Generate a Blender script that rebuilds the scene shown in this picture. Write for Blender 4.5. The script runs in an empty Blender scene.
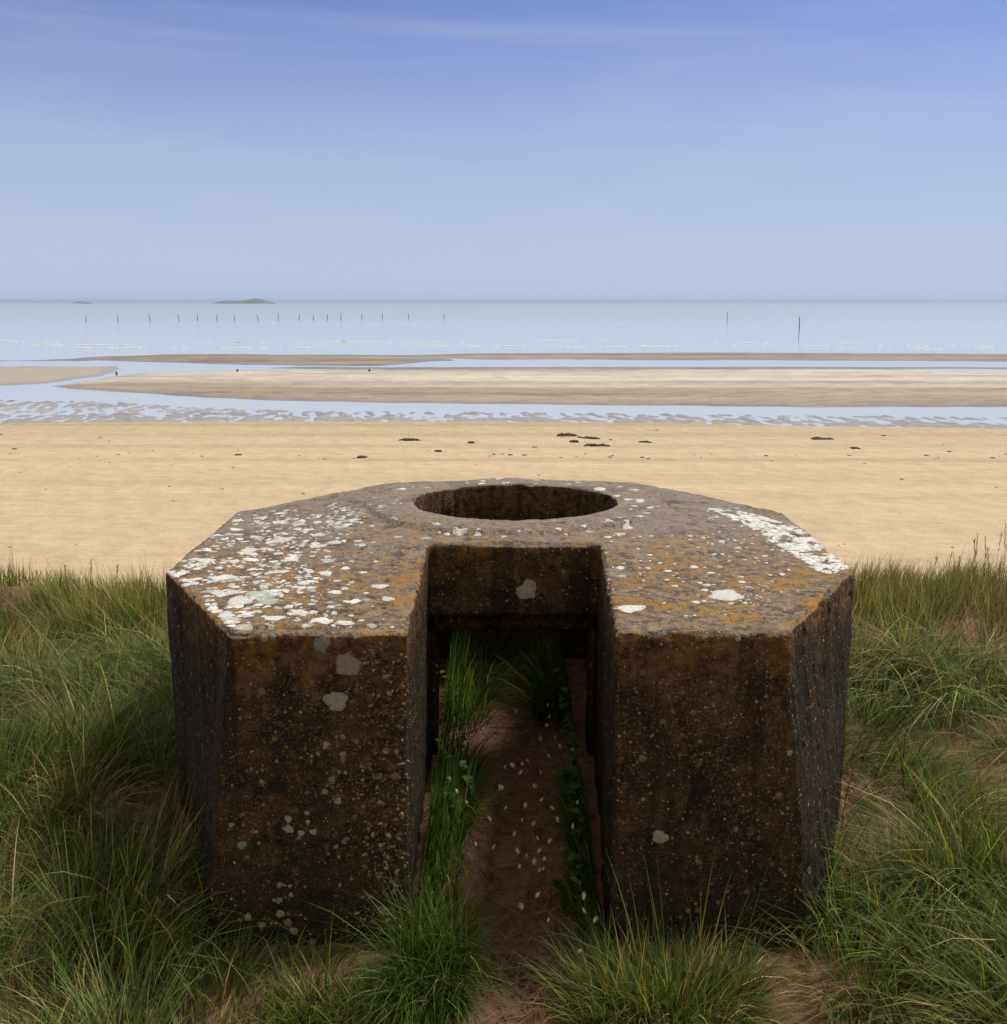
import bpy, bmesh, math, random
import numpy as np
from mathutils import Vector, Matrix
from mathutils.bvhtree import BVHTree

rng = np.random.default_rng(7)
random.seed(7)
sc = bpy.context.scene
COL = sc.collection
R = math.radians

# ------------------------------------------------------------------ camera
CAMZ = 1.66
F = 1100.0
PITCH = math.atan(210.0 / F)
CF = np.array([0, math.cos(PITCH), -math.sin(PITCH)])
CU = np.array([0, math.sin(PITCH), math.cos(PITCH)])
CR = np.array([1.0, 0, 0])
CP = np.array([0, 0, CAMZ])
def ray(px, py):
    d = CF + (px - 503.5) / F * CR + (512 - py) / F * CU
    return d / np.linalg.norm(d)
def at(px, py, z):
    """world point where the sight line meets the level z (used to measure real positions)"""
    d = ray(px, py)
    t = (z - CAMZ) / d[2]
    return CP + d * t
cam_d = bpy.data.cameras.new('camera'); cam = bpy.data.objects.new('camera', cam_d); COL.objects.link(cam)
cam_d.sensor_fit = 'HORIZONTAL'; cam_d.sensor_width = 36; cam_d.lens = F / 1007 * 36
cam_d.clip_start = 0.05; cam_d.clip_end = 40000
cam.location = (0, 0, CAMZ); cam.rotation_euler = (math.pi / 2 - PITCH, 0, 0)
sc.camera = cam

# ------------------------------------------------------------------ numpy noise
def _hash(ix, iy, iz, seed):
    h = (ix.astype(np.int64) * 374761393 + iy.astype(np.int64) * 668265263 + iz.astype(np.int64) * 2147483647 + seed * 974634777) & 0xffffffff
    h = ((h ^ (h >> 13)) * 1274126177) & 0xffffffff
    h = ((h ^ (h >> 16)) * 2246822519) & 0xffffffff
    return ((h ^ (h >> 15)) & 0xffffff) / float(0xffffff)
def vnoise(p, seed=0):
    i = np.floor(p); f = p - i; i = i.astype(np.int64); f = f * f * (3 - 2 * f)
    out = 0
    for dx in (0, 1):
        wx = f[:, 0] if dx else 1 - f[:, 0]
        for dy in (0, 1):
            wy = f[:, 1] if dy else 1 - f[:, 1]
            for dz in (0, 1):
                wz = f[:, 2] if dz else 1 - f[:, 2]
                out = out + wx * wy * wz * _hash(i[:, 0] + dx, i[:, 1] + dy, i[:, 2] + dz, seed)
    return out * 2 - 1
def fbm(p, octv=4, seed=0, gain=.5):
    a = 1.0; s = 0; o = 0; q = p.copy()
    for k in range(octv):
        o = o + a * vnoise(q, seed + k); s += a; a *= gain; q = q * 2.03 + 11.7
    return o / s
def fb2(x, y, sc_, octv=4, seed=0, gain=.5):
    return fbm(np.stack([x * sc_, y * sc_, np.zeros_like(x) + .37], 1), octv, seed, gain)
def sstep(a, b, x):
    t = np.clip((x - a) / (b - a), 0, 1); return t * t * (3 - 2 * t)

# ------------------------------------------------------------------ object helpers
def tag(o, label=None, cat=None, group=None, kind=None):
    if label: o['label'] = label
    if cat: o['category'] = cat
    if group: o['group'] = group
    if kind: o['kind'] = kind
    return o
def empty(name, loc, rz=0):
    o = bpy.data.objects.new(name, None); COL.objects.link(o); o.location = loc; o.rotation_euler = (0, 0, rz)
    o.empty_display_size = .1
    return o
def fastmesh(name, V, faces_list, cols=None, smooth=True):
    """V (n,3); faces_list: list of int arrays (m,k)"""
    me = bpy.data.meshes.new(name)
    V = np.asarray(V, dtype=np.float32)
    me.vertices.add(len(V)); me.vertices.foreach_set('co', V.ravel())
    loops = np.concatenate([f.ravel() for f in faces_list]).astype(np.int32)
    tot = np.concatenate([np.full(len(f), f.shape[1], dtype=np.int32) for f in faces_list])
    start = np.concatenate([[0], np.cumsum(tot)[:-1]]).astype(np.int32)
    me.loops.add(len(loops)); me.loops.foreach_set('vertex_index', loops)
    me.polygons.add(len(tot)); me.polygons.foreach_set('loop_start', start); me.polygons.foreach_set('loop_total', tot)
    if smooth: me.polygons.foreach_set('use_smooth', np.ones(len(tot), dtype=bool))
    me.update(calc_edges=True)
    if cols is not None:
        a = me.attributes.new('col', 'FLOAT_COLOR', 'POINT')
        c = np.ones((len(V), 4), dtype=np.float32); c[:, :cols.shape[1]] = cols
        a.data.foreach_set('color', c.ravel())
    return me
def obj(name, me, mat=None, parent=None, loc=None):
    o = bpy.data.objects.new(name, me); COL.objects.link(o)
    if mat: me.materials.append(mat)
    if parent is not None: o.parent = parent
    if loc is not None: o.location = loc
    return o
def grid_faces(nr, nc):
    i = np.arange((nr - 1) * (nc - 1)); r = i // (nc - 1); c = i % (nc - 1)
    a = r * nc + c
    return np.stack([a, a + 1, a + nc + 1, a + nc], 1)

# ------------------------------------------------------------------ materials
class NT:
    def __init__(s, name):
        s.m = bpy.data.materials.new(name); s.m.use_nodes = True; s.t = s.m.node_tree; s.t.nodes.clear()
        s.out = s.n('ShaderNodeOutputMaterial')
    def n(s, ty, **kw):
        nd = s.t.nodes.new(ty)
        for k, v in kw.items(): setattr(nd, k, v)
        return nd
    def l(s, a, b): s.t.links.new(a, b)
    def set(s, sock, v):
        if isinstance(v, bpy.types.NodeSocket): s.l(v, sock)
        elif v is not None: sock.default_value = v
    def noise(s, vec, scale, detail=4, rough=.55, dist=0):
        nd = s.n('ShaderNodeTexNoise'); s.set(nd.inputs['Vector'], vec); nd.inputs['Scale'].default_value = scale
        nd.inputs['Detail'].default_value = detail; nd.inputs['Roughness'].default_value = rough; nd.inputs['Distortion'].default_value = dist
        return nd.outputs['Fac']
    def mapping(s, vec, scale=(1, 1, 1), loc=(0, 0, 0)):
        nd = s.n('ShaderNodeMapping'); s.l(vec, nd.inputs['Vector']); nd.inputs['Scale'].default_value = scale; nd.inputs['Location'].default_value = loc
        return nd.outputs['Vector']
    def ramp(s, fac, a, b):
        nd = s.n('ShaderNodeMapRange', interpolation_type='SMOOTHSTEP'); s.set(nd.inputs['Value'], fac)
        nd.inputs['From Min'].default_value = a; nd.inputs['From Max'].default_value = b
        return nd.outputs['Result']
    def math(s, op, a, b=None, c=None):
        nd = s.n('ShaderNodeMath', operation=op); s.set(nd.inputs[0], a)
        if b is not None: s.set(nd.inputs[1], b)
        if c is not None: s.set(nd.inputs[2], c)
        return nd.outputs[0]
    def mix(s, fac, a, b, ty='MIX'):
        nd = s.n('ShaderNodeMix', data_type='RGBA', blend_type=ty); s.set(nd.inputs[0], fac)
        s.set(nd.inputs[6], a if isinstance(a, bpy.types.NodeSocket) else (*a, 1)); s.set(nd.inputs[7], b if isinstance(b, bpy.types.NodeSocket) else (*b, 1))
        return nd.outputs[2]
    def pos(s): return s.n('ShaderNodeNewGeometry').outputs['Position']
    def attr(s, name='col'): return s.n('ShaderNodeAttribute', attribute_name=name)
    def sep(s, v):
        nd = s.n('ShaderNodeSeparateXYZ'); s.l(v, nd.inputs[0]); return nd.outputs
    def bump(s, h, strength, dist, normal=None):
        nd = s.n('ShaderNodeBump'); s.l(h, nd.inputs['Height']); s.set(nd.inputs['Strength'], strength); nd.inputs['Distance'].default_value = dist
        if normal: s.l(normal, nd.inputs['Normal'])
        return nd.outputs[0]
    def bsdf(s, col, rough=.8, normal=None, spec=.3, **kw):
        nd = s.n('ShaderNodeBsdfPrincipled'); s.set(nd.inputs['Base Color'], col if isinstance(col, bpy.types.NodeSocket) else (*col, 1))
        s.set(nd.inputs['Roughness'], rough); s.set(nd.inputs['Specular IOR Level'], spec)
        if normal: s.l(normal, nd.inputs['Normal'])
        for k, v in kw.items(): s.set(nd.inputs[k], v)
        s.l(nd.outputs[0], s.out.inputs[0]); return nd

# --- concrete
def concrete():
    t = NT('weathered_concrete'); p = t.pos(); x, y, z = t.sep(p)
    g = t.n('ShaderNodeNewGeometry'); nx, ny, nz = t.sep(g.outputs['Normal'])
    n1 = t.noise(p, 2.3, 6, .6); n2 = t.noise(p, 9, 6, .62, .3); n3 = t.noise(p, 42, 5, .65); n4 = t.noise(p, 160, 3, .6); n5 = t.noise(t.mapping(p, loc=(7, 3, 5)), 5.5, 5, .6, .6)
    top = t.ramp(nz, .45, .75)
    # top: grey brown with mustard lichen and dark algae
    n6 = t.noise(p, 21, 6, .72)
    c = t.mix(t.ramp(n6, .36, .62), (.095, .068, .045), (.30, .235, .165))
    c = t.mix(t.math('MULTIPLY', t.ramp(n2, .45, .7), .45), c, (.27, .21, .15))
    c = t.mix(t.math('MULTIPLY', t.ramp(n3, .54, .66), .7), c, (.38, .32, .25))
    # grey tone with the sky sheen put into its colour, away from the near edge
    back = t.ramp(t.math('ADD', y, t.math('MULTIPLY', n1, .8)), 3.75, 4.6)
    c = t.mix(t.math('MULTIPLY', back, t.math('MULTIPLY', t.ramp(n5, .35, .62), .75)), c, (.29, .275, .265))
    oz = t.math('MULTIPLY', t.ramp(t.math('ADD', t.math('MULTIPLY', n2, .55), t.math('ADD', t.math('MULTIPLY', n6, .5), t.math('MULTIPLY', n3, .25))), .62, .72), t.math('SUBTRACT', 1.0, t.math('MULTIPLY', back, .72)))
    c = t.mix(t.math('MULTIPLY', oz, t.ramp(n5, .32, .55)), c, (.36, .185, .035))
    c = t.mix(t.math('MULTIPLY', t.ramp(t.noise(t.mapping(p, loc=(1, 9, 2)), 34, 5, .75), .545, .62), .8), c, (.045, .036, .030))
    c = t.mix(t.math('MULTIPLY', t.ramp(n4, .58, .66), .5), c, (.42, .37, .30))
    # sides: dark brown, algae, streaks
    pv = t.mapping(p, scale=(38, 38, 1.6)); streak = t.noise(pv, 1, 5, .6)
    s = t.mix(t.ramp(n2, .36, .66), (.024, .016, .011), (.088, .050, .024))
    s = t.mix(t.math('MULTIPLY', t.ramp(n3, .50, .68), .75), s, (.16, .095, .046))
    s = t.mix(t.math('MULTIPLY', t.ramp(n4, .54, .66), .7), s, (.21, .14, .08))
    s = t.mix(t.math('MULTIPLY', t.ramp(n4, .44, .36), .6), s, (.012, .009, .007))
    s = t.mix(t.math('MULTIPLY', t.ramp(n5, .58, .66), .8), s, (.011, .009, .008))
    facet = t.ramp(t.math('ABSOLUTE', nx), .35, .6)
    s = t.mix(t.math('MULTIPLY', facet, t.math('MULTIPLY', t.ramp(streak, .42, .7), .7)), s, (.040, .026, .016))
    s = t.mix(t.math('MULTIPLY', facet, .45), s, (.022, .015, .010))  # side-turned faces darkened in colour to offset the sun on them
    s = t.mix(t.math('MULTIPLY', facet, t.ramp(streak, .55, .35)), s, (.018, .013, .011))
    # rusty lip under the top edge
    lip = t.math('MULTIPLY', t.ramp(t.math('ADD', z, t.math('MULTIPLY', n2, .35)), .80, .98), t.ramp(n3, .35, .6))
    s = t.mix(t.math('MULTIPLY', lip, .8), s, (.20, .105, .028))
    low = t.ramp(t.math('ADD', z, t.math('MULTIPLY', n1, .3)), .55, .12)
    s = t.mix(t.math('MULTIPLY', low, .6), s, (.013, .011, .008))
    run = t.noise(t.mapping(p, scale=(11, 11, .8)), 1, 5, .6)
    s = t.mix(t.math('MULTIPLY', t.ramp(run, .50, .62), .6), s, (.014, .011, .009))
    # aggregate grains showing in the worn faces
    def grains(scale, th, cols, base, amount):
        v = t.n('ShaderNodeTexVoronoi', feature='F1'); t.l(p, v.inputs['Vector']); v.inputs['Scale'].default_value = scale
        cr = t.sep(v.outputs['Color'])
        m = t.math('MULTIPLY', t.math('GREATER_THAN', cr[0], th), t.math('LESS_THAN', v.outputs['Distance'], t.math('MULTIPLY_ADD', cr[2], .30, .08)))
        gc = t.mix(cr[1], cols[0], cols[1])
        return t.mix(t.math('MULTIPLY', m, amount), base, gc)
    s = grains(38, .88, ((.30, .20, .11), (.17, .09, .035)), s, .7)
    s = grains(75, .86, ((.46, .35, .21), (.30, .14, .045)), s, .8)
    s = grains(130, .90, ((.5, .46, .40), (.30, .17, .07)), s, .7)
    c = grains(60, .92, ((.5, .46, .42), (.30, .20, .1)), c, .6)
    vs = t.n('ShaderNodeVectorMath', operation='DISTANCE'); t.l(t.mapping(p, scale=(1, 1, 0)), vs.inputs[0]); vs.inputs[1].default_value = (.048, 4.58, 0)
    ring = t.ramp(t.math('ADD', vs.outputs['Value'], t.math('MULTIPLY', n2, .16)), .70, .67)
    c = t.mix(t.math('MULTIPLY', ring, .55), c, t.mix(n6, (.16, .125, .09), (.46, .39, .31)))
    c = t.mix(t.math('MULTIPLY', t.math('MULTIPLY', ring, t.ramp(n5, .52, .6)), .5), c, (.12, .10, .10))
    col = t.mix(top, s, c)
    h = t.math('ADD', t.math('MULTIPLY', n3, 1.0), t.math('MULTIPLY', n4, .55))
    h = t.math('ADD', h, t.math('MULTIPLY', t.math('MULTIPLY', streak, facet), 1.2))
    t.bsdf(col, t.math('MULTIPLY_ADD', n3, .3, .66), t.bump(h, 1.0, .013), spec=.22)
    return t.m
M_CON = concrete()

def attr_mat(name, rough=.85, spec=.2, nscale=None, namp=.3, bump=None):
    t = NT(name); c = t.attr().outputs['Color']
    nrm = None
    if nscale:
        n = t.noise(t.pos(), nscale, 4, .6)
        c = t.mix(1.0, c, t.mix(n, (1 - namp,) * 3, (1 + namp,) * 3), 'MULTIPLY')
        if bump: nrm = t.bump(n, .7, bump)
    t.bsdf(c, rough, nrm, spec)
    return t.m
M_LICHEN = attr_mat('lichen', .95, .1, 150, .6, .006)
M_PEB = attr_mat('aggregate_stone', .7, .3, 200, .2)
def blade_mat(name, transl=.35):
    t = NT(name); c = t.attr().outputs['Color']
    d = t.n('ShaderNodeBsdfPrincipled'); t.l(c, d.inputs['Base Color']); d.inputs['Roughness'].default_value = .55; d.inputs['Specular IOR Level'].default_value = .25
    tr = t.n('ShaderNodeBsdfTranslucent'); t.l(t.mix(1.0, c, (1.15, 1.15, .75), 'MULTIPLY'), tr.inputs['Color'])
    m = t.n('ShaderNodeMixShader'); m.inputs[0].default_value = transl; t.l(d.outputs[0], m.inputs[1]); t.l(tr.outputs[0], m.inputs[2]); t.l(m.outputs[0], t.out.inputs[0])
    return t.m
M_GRASS = blade_mat('grass_blades', .33)
M_DRY = blade_mat('dry_grass', .15)

# ------------------------------------------------------------------ bunker
TOPZ = CAMZ - .85
CX = .045
def octa():
    A = at(229, 634, TOPZ); B = at(165, 571, TOPZ); C_ = at(236, 512, TOPZ); D = at(393, 484.5, TOPZ)
    D2 = at(636, 484.5, TOPZ); C2 = at(783, 513, TOPZ); B2 = at(855, 568, TOPZ); A2 = at(786, 633, TOPZ)
    return [A, A2, B2, C2, D2, D, C_, B]
OCT = [(float(p[0]), float(p[1])) for p in octa()]
def prism(bottom, top, z0, z1):
    bm = bmesh.new()
    b = [bm.verts.new((x, y, z0)) for x, y in bottom]; t = [bm.verts.new((x, y, z1)) for x, y in top]
    n = len(b); bm.faces.new(b[::-1]); bm.faces.new(t)
    for i in range(n): bm.faces.new((b[i], b[(i + 1) % n], t[(i + 1) % n], t[i]))
    bm.normal_update(); return bm
def tmpobj(bm, name='tmp'):
    me = bpy.data.meshes.new(name); bm.to_mesh(me); bm.free(); o = bpy.data.objects.new(name, me); COL.objects.link(o); return o
FY = OCT[0][1]
bot = list(OCT)
bot[0] = (-.80, FY - .045); bot[1] = (.825, FY - .045)
ZB = -.25
# extrapolate the batter below ground
bot = [(OCT[i][0] + (bot[i][0] - OCT[i][0]) * (TOPZ - ZB) / TOPZ, OCT[i][1] + (bot[i][1] - OCT[i][1]) * (TOPZ - ZB) / TOPZ) for i in range(8)]
outer = tmpobj(prism(bot, OCT, ZB, TOPZ), 'outer')
SB = 3.75                                   # back of the open slot
SLOT = [(-.245, FY - .4), (.279, FY - .4), (.338, SB), (-.264, SB)]
c1b = [(-.262, FY - .4), (.262, FY - .4), (.330, SB), (-.270, SB)]
c1 = tmpobj(prism(c1b, SLOT, ZB - .1, TOPZ + .2))
c2 = tmpobj(prism([(-.264, SB - .05), (.334, SB - .05), (.334, 4.05), (-.264, 4.05)], [(-.264, SB - .05), (.334, SB - .05), (.334, 4.05), (-.264, 4.05)], ZB - .1, TOPZ - .245))
RM = [(-.62, 3.96), (.71, 3.96), (.80, 4.3), (.80, 4.7), (.60, 5.04), (-.51, 5.04), (-.71, 4.7), (-.71, 4.3)]
c3 = tmpobj(prism(RM, RM, ZB - .12, TOPZ - .23))
HC = at(515, 507, TOPZ + .02); HCX, HCY = float(HC[0]), float(HC[1]); HR = .415
ci = [(HCX + HR * math.cos(a), HCY + HR * math.sin(a)) for a in np.linspace(0, 2 * math.pi, 64, endpoint=False)]
c4 = tmpobj(prism(ci, ci, TOPZ - .4, TOPZ + .2))
for c in (c1, c2, c3, c4):
    m = outer.modifiers.new('b', 'BOOLEAN'); m.operation = 'DIFFERENCE'; m.object = c; m.solver = 'EXACT'
m = outer.modifiers.new('r', 'REMESH'); m.mode = 'VOXEL'; m.voxel_size = .0105; m.use_smooth_shade = True
dg = bpy.context.evaluated_depsgraph_get(); dg.update()
shell_me = bpy.data.meshes.new_from_object(outer.evaluated_get(dg)); shell_me.name = 'concrete_shell'
for o in (outer, c1, c2, c3, c4):
    bpy.data.objects.remove(o)
n = len(shell_me.vertices)
co = np.empty(n * 3, np.float32); shell_me.vertices.foreach_get('co', co); co = co.reshape(-1, 3).astype(float)
no = np.empty(n * 3, np.float32); shell_me.vertices.foreach_get('normal', no); no = no.reshape(-1, 3).astype(float)
# crown and broken collar ring on the top
rr = np.hypot(co[:, 0] - HCX, co[:, 1] - HCY)
ang = np.arctan2(co[:, 1] - HCY, co[:, 0] - HCX)
topm = sstep(TOPZ - .06, TOPZ - .01, co[:, 2])
edge = .60 + .05 * fbm(np.stack([np.cos(ang) * 2.2, np.sin(ang) * 2.2, np.zeros_like(ang)], 1), 4, 5)
d = fbm(co * 4, 4, 3) * .007 + fbm(co * 17, 3, 9) * .0045
pit = fbm(co * 34, 3, 21); d -= np.clip(pit - .25, 0, 1) * .022
# worn, chipped arrises: normals that point between two main faces
mx = np.max(np.abs(np.stack([no[:, 2], np.hypot(no[:, 0], no[:, 1])], 1)), axis=1)
arr = sstep(.985, .85, mx)
d -= arr * (.004 + .034 * np.clip(fbm(co * 8, 4, 33) - .02, 0, 1))
side = 1 - sstep(.4, .7, np.abs(no[:, 2]))
# boards: vertical grain on inner and slanting faces
gr = vnoise(co * np.array([55, 55, 1.3]), 44)
d += side * sstep(.4, .8, np.abs(no[:, 0])) * gr * .004
# honeycombed gravel pocket on the left block, near the slot
hp = side * np.exp(-((co[:, 0] + .33) / .07) ** 2) * sstep(.80, .5, co[:, 2]) * (no[:, 1] < -.4)
d -= hp * np.clip(fbm(co * 45, 2, 61) + .1, 0, 1) * .022
co += no * d[:, None]
crown = .034 * sstep(1.15, .45, rr) + .016 * sstep(edge + .008, edge - .008, rr)
# crack and lifted layer at near left corner, and broken screed line
q = co[:, 0] * .75 + (co[:, 1] - 3.05) * -.66
crk = np.exp(-((co[:, 1] - (3.05 + .52 * (co[:, 0] + .30)) + .02 * vnoise(co * 14, 71)) / .011) ** 2) * sstep(-.62, -.5, co[:, 0]) * sstep(-.2, -.3, co[:, 0])
crk2 = np.exp(-((co[:, 1] - (FY + .055 + .016 * vnoise(co * 9, 73))) / .010) ** 2) * sstep(-.72, -.66, co[:, 0]) * sstep(-.38, -.45, co[:, 0])
co[:, 2] += topm * (crown - .014 * crk - .022 * crk2)
shell_me.vertices.foreach_set('co', co.astype(np.float32).ravel()); shell_me.update()
shell_me.materials.clear()
BK = empty('concrete_bunker', (CX, 4.1, 0))
tag(BK, 'low octagonal concrete bunker with round roof hole and open entrance, crusted with lichen', 'bunker')
def bunk_part(name, me, mat):
    o = obj(name, me, mat, BK); o.location = (-BK.location[0], -BK.location[1], 0); return o
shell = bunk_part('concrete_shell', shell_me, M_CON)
bm = bmesh.new(); bm.from_mesh(shell_me); BVH = BVHTree.FromBMesh(bm); bm.free()

def rough_box(x0, x1, y0, y1, z0, z1, seed=0):
    bm = bmesh.new(); bmesh.ops.create_cube(bm, size=1)
    for v in bm.verts: v.co = Vector((x0 + (v.co.x + .5) * (x1 - x0), y0 + (v.co.y + .5) * (y1 - y0), z0 + (v.co.z + .5) * (z1 - z0)))
    for k in range(5):
        es = [e for e in bm.edges if e.calc_length() > .03]
        if es: bmesh.ops.subdivide_edges(bm, edges=es, cuts=1, use_grid_fill=True)
    bmesh.ops.triangulate(bm, faces=bm.faces)
    me = bpy.data.meshes.new('p'); bm.to_mesh(me); bm.free()
    n = len(me.vertices); c = np.empty(n * 3, np.float32); me.vertices.foreach_get('co', c); c = c.reshape(-1, 3).astype(float)
    c += np.stack([fbm(c * 9, 3, seed + k) * .010 for k in range(3)], 1)
    me.vertices.foreach_set('co', c.astype(np.float32).ravel()); me.polygons.foreach_set('use_smooth', np.ones(len(me.polygons), bool)); me.update()
    return me
bunk_part('lintel', rough_box(-.262, .332, 3.82, 3.95, .50, .572, 3), M_CON)
bunk_part('door_jamb', rough_box(-.266, -.240, 3.83, 3.95, -.2, .502, 13), M_CON)
bunk_part('door_jamb', rough_box(.312, .336, 3.83, 3.95, -.2, .502, 23), M_CON)

# ---- lichen crusts lying on the concrete
LV, LF3, LC = [], [], []
def lichen(px, py, rpx, asp=None, white=1.0, lobes=True, at_hit=None):
    if at_hit is None:
        d_ = Vector(ray(px, py)); h = BVH.ray_cast(Vector(CP), d_)
        if h[0] is None or h[3] > 7: return
        if py < 545 and (h[0].z < TOPZ - .03 or h[1].z < .88): return
        hit, nrm, dist = h[0], h[1], h[3]
    # average the normal a little
    r = rpx / F * dist
    flat = nrm.z > .6 or (py < 632 and not (425 < px < 604 and py > 548)) and h[0].z > TOPZ - .04; up = Vector((0, 0, 1)) if flat else nrm.copy()
    if not flat: up.z = 0
    if up.length < .1: return
    up.normalize()
    tx = Vector((1, 0, 0)) if up.z > .5 else up.cross(Vector((0, 0, 1))).normalized()
    ty = up.cross(tx).normalized()
    if asp is None: asp = random.uniform(.75, 1.25)
    ph = [random.uniform(0, 6.3) for _ in range(5)]
    N = 30 if rpx > 2.2 else 16
    lift = random.uniform(.0008, .0018)
    rings = [.0, .55, 1.0]
    base = len(LV)
    tone = random.uniform(.82, 1.08) * white
    cc = (np.array([.70, .695, .67]) if white > .75 else np.array([.60, .54, .40])) * tone
    if random.random() < .12: cc = np.array([.45, .47, .40]) * tone
    pts = []
    for ri, rg in enumerate(rings):
        for k in range(1 if ri == 0 else N):
            a = 2 * math.pi * k / N
            wob = 1 + .10 * math.sin(2 * a + ph[0]) + .10 * math.sin(3 * a + ph[1]) + .07 * math.sin(5 * a + ph[2]) + .04 * math.sin(8 * a + ph[3]) + random.uniform(-.035, .035)
            w = tx * math.cos(a) * r * rg * wob + ty * math.sin(a) * r * rg * wob * asp
            q = hit + w + up * .04
            hh = BVH.ray_cast(q, -up, .09)
            if hh[0] is None:
                w = w * .45; hh = BVH.ray_cast(hit + w + up * .04, -up, .09)
            if hh[0] is None: P = hit + up * lift * .2
            else: P = hh[0] + up * (lift if ri < 2 else .0004)
            LV.append(P[:]); LC.append(cc * (random.uniform(.86, 1.0) if ri < 2 else random.uniform(.7, .9)))
    for k in range(N):
        k2 = (k + 1) % N
        LF3.append((base, base + 1 + k, base + 1 + k2))
        LF3.append((base + 1 + k, base + 1 + N + k, base + 1 + N + k2)); LF3.append((base + 1 + k, base + 1 + N + k2, base + 1 + k2))
# dense cluster on the left of the top
def inpoly(x, y, poly):
    c = False; j = len(poly) - 1
    for i in range(len(poly)):
        xi, yi = poly[i]; xj, yj = poly[j]
        if (yi > y) != (yj > y) and x < (xj - xi) * (y - yi) / (yj - yi) + xi: c = not c
        j = i
    return c
polyA = [(170, 573), (235, 515), (330, 502), (372, 512), (330, 545), (330, 575), (300, 590), (262, 612), (232, 626)]
k = 0
while k < 1150:
    px, py = random.uniform(165, 380), random.uniform(500, 632)
    if inpoly(px, py, polyA):
        k += 1
        if vnoise(np.array([[px * .085, py * .16, 1.]]), 5)[0] + .5 * vnoise(np.array([[px * .25, py * .45, 1.]]), 6)[0] < -.2: continue
        r = min(random.lognormvariate(1.1, .5), 9) * (.55 + .5 * (py - 500) / 130)
        lichen(px, py, r, white=random.uniform(.9, 1.15))
for _ in range(260):                        # thinning to the right
    px = random.gauss(300, 38); py = random.uniform(520, 628)
    if px > 232: lichen(px, py, random.choice([1, 1.2, 1.6, 2.2, 3, 4]))
for px, py, r in [(342, 526, 9), (380, 586, 10), (345, 568, 5), (362, 545, 4), (274, 618, 11), (300, 612, 8), (258, 595, 14), (225, 578, 12), (240, 600, 12), (205, 560, 9), (322, 620, 10), (345, 623, 9), (243, 628, 8), (372, 626, 5), (388, 599, 6), (398, 537, 4), (352, 601, 8), (335, 592, 6), (290, 560, 8), (280, 540, 9), (250, 550, 8), (318, 535, 7)]:
    lichen(px, py, r)
# big white swath on the right
polyB = [(708, 508), (745, 512), (790, 525), (830, 545), (852, 566), (832, 574), (815, 570), (800, 558), (778, 545), (745, 524)]
k = 0
while k < 800:
    px, py = random.uniform(705, 856), random.uniform(505, 578)
    if inpoly(px, py, polyB):
        k += 1
        if vnoise(np.array([[px * .11, py * .25, 1.]]), 8)[0] > -.32: lichen(px, py, random.uniform(1.4, 4.2), white=1.12)
for _ in range(70): lichen(random.gauss(760, 35), random.gauss(543, 12), random.uniform(.8, 2.2))
for _ in range(30): lichen(random.gauss(735, 18), random.gauss(519, 6), random.uniform(1, 3))
# single spots on the right part of the top
for px, py, r in [(631, 608, 14), (726, 596, 17), (620, 568, 5), (621, 576, 5), (668, 571, 4), (675, 586, 3.5), (694, 567, 4.5), (711, 573, 4), (720, 567, 3), (705, 590, 4), (707, 585, 4), (700, 583, 3), (742, 582, 4), (741, 577, 3), (648, 568, 3), (660, 563, 2.5), (667, 580, 3), (696, 602, 4), (704, 601, 3), (731, 604, 3), (745, 603, 3), (722, 542, 3), (738, 548, 3), (690, 536, 3), (770, 575, 2.5), (782, 574, 3), (650, 555, 3), (745, 560, 2.5), (765, 556, 3), (664, 603, 2)]:
    lichen(px, py, r, 1.0)
for _ in range(110): lichen(random.uniform(605, 800), random.uniform(530, 618), random.uniform(.8, 2.0))
for _ in range(60): lichen(random.uniform(740, 770), random.uniform(580, 606), random.uniform(.7, 1.6), white=.8)
# spots round the collar
for _ in range(80):
    a = random.uniform(0, 6.283); q = random.uniform(1.12, 1.5)
    lichen(515 + 98 * q * math.cos(a), 507 + 21 * q * math.sin(a), random.uniform(1.2, 5), white=.95)
for px, py, r in [(453, 487, 6), (498, 486, 6), (460, 531, 7), (500, 531, 5), (540, 532, 5), (628, 528, 5), (636, 521, 6), (640, 516, 4), (620, 534, 5), (608, 537, 4), (426, 538, 5), (408, 526, 3), (600, 489, 7), (640, 500, 5)]:
    lichen(px, py, r)
# vertical faces
for px, py, r, w in [(527, 590, 10, .72), (348, 665, 12, .55), (336, 701, 10.5, .55), (322, 644, 8, .5), (325, 640, 5, .5), (264, 638, 3.5, .5), (273, 637, 3, .5), (660, 837, 7, .65), (738, 638, 3, .6), (790, 753, 3, .6), (736, 829, 2.5, .5),
                     (326, 745, 3.5, .5), (343, 737, 2.5, .5), (343, 754, 3, .5), (318, 754, 2, .5), (332, 780, 3.5, .5), (339, 772, 2, .5), (325, 791, 3, .45), (338, 801, 3.5, .5), (262, 782, 2.5, .5),
                     (288, 819, 3.5, .6), (289, 829, 4, .6), (307, 813, 2.5, .6), (308, 822, 2.2, .6), (301, 833, 3, .6), (313, 832, 3.2, .6), (231, 825, 2.3, .6), (256, 832, 2, .6), (242, 845, 4.3, .62), (346, 839, 2.5, .4), (340, 885, 2, .5),
                     (280, 885, 3, .5), (290, 886, 2, .5), (291, 895, 2.2, .5), (279, 900, 3, .5), (274, 900, 1.6, .6), (280, 914, 4, .55), (248, 917, 3.5, .5), (262, 925, 3.2, .45), (288, 923, 4, .4), (294, 931, 3.8, .5), (312, 942, 3.2, .45), (382, 910, 4, .5), (392, 929, 5, .3), (285, 943, 2, .5)]:
    lichen(px, py, r, 1.0, white=w)
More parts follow.
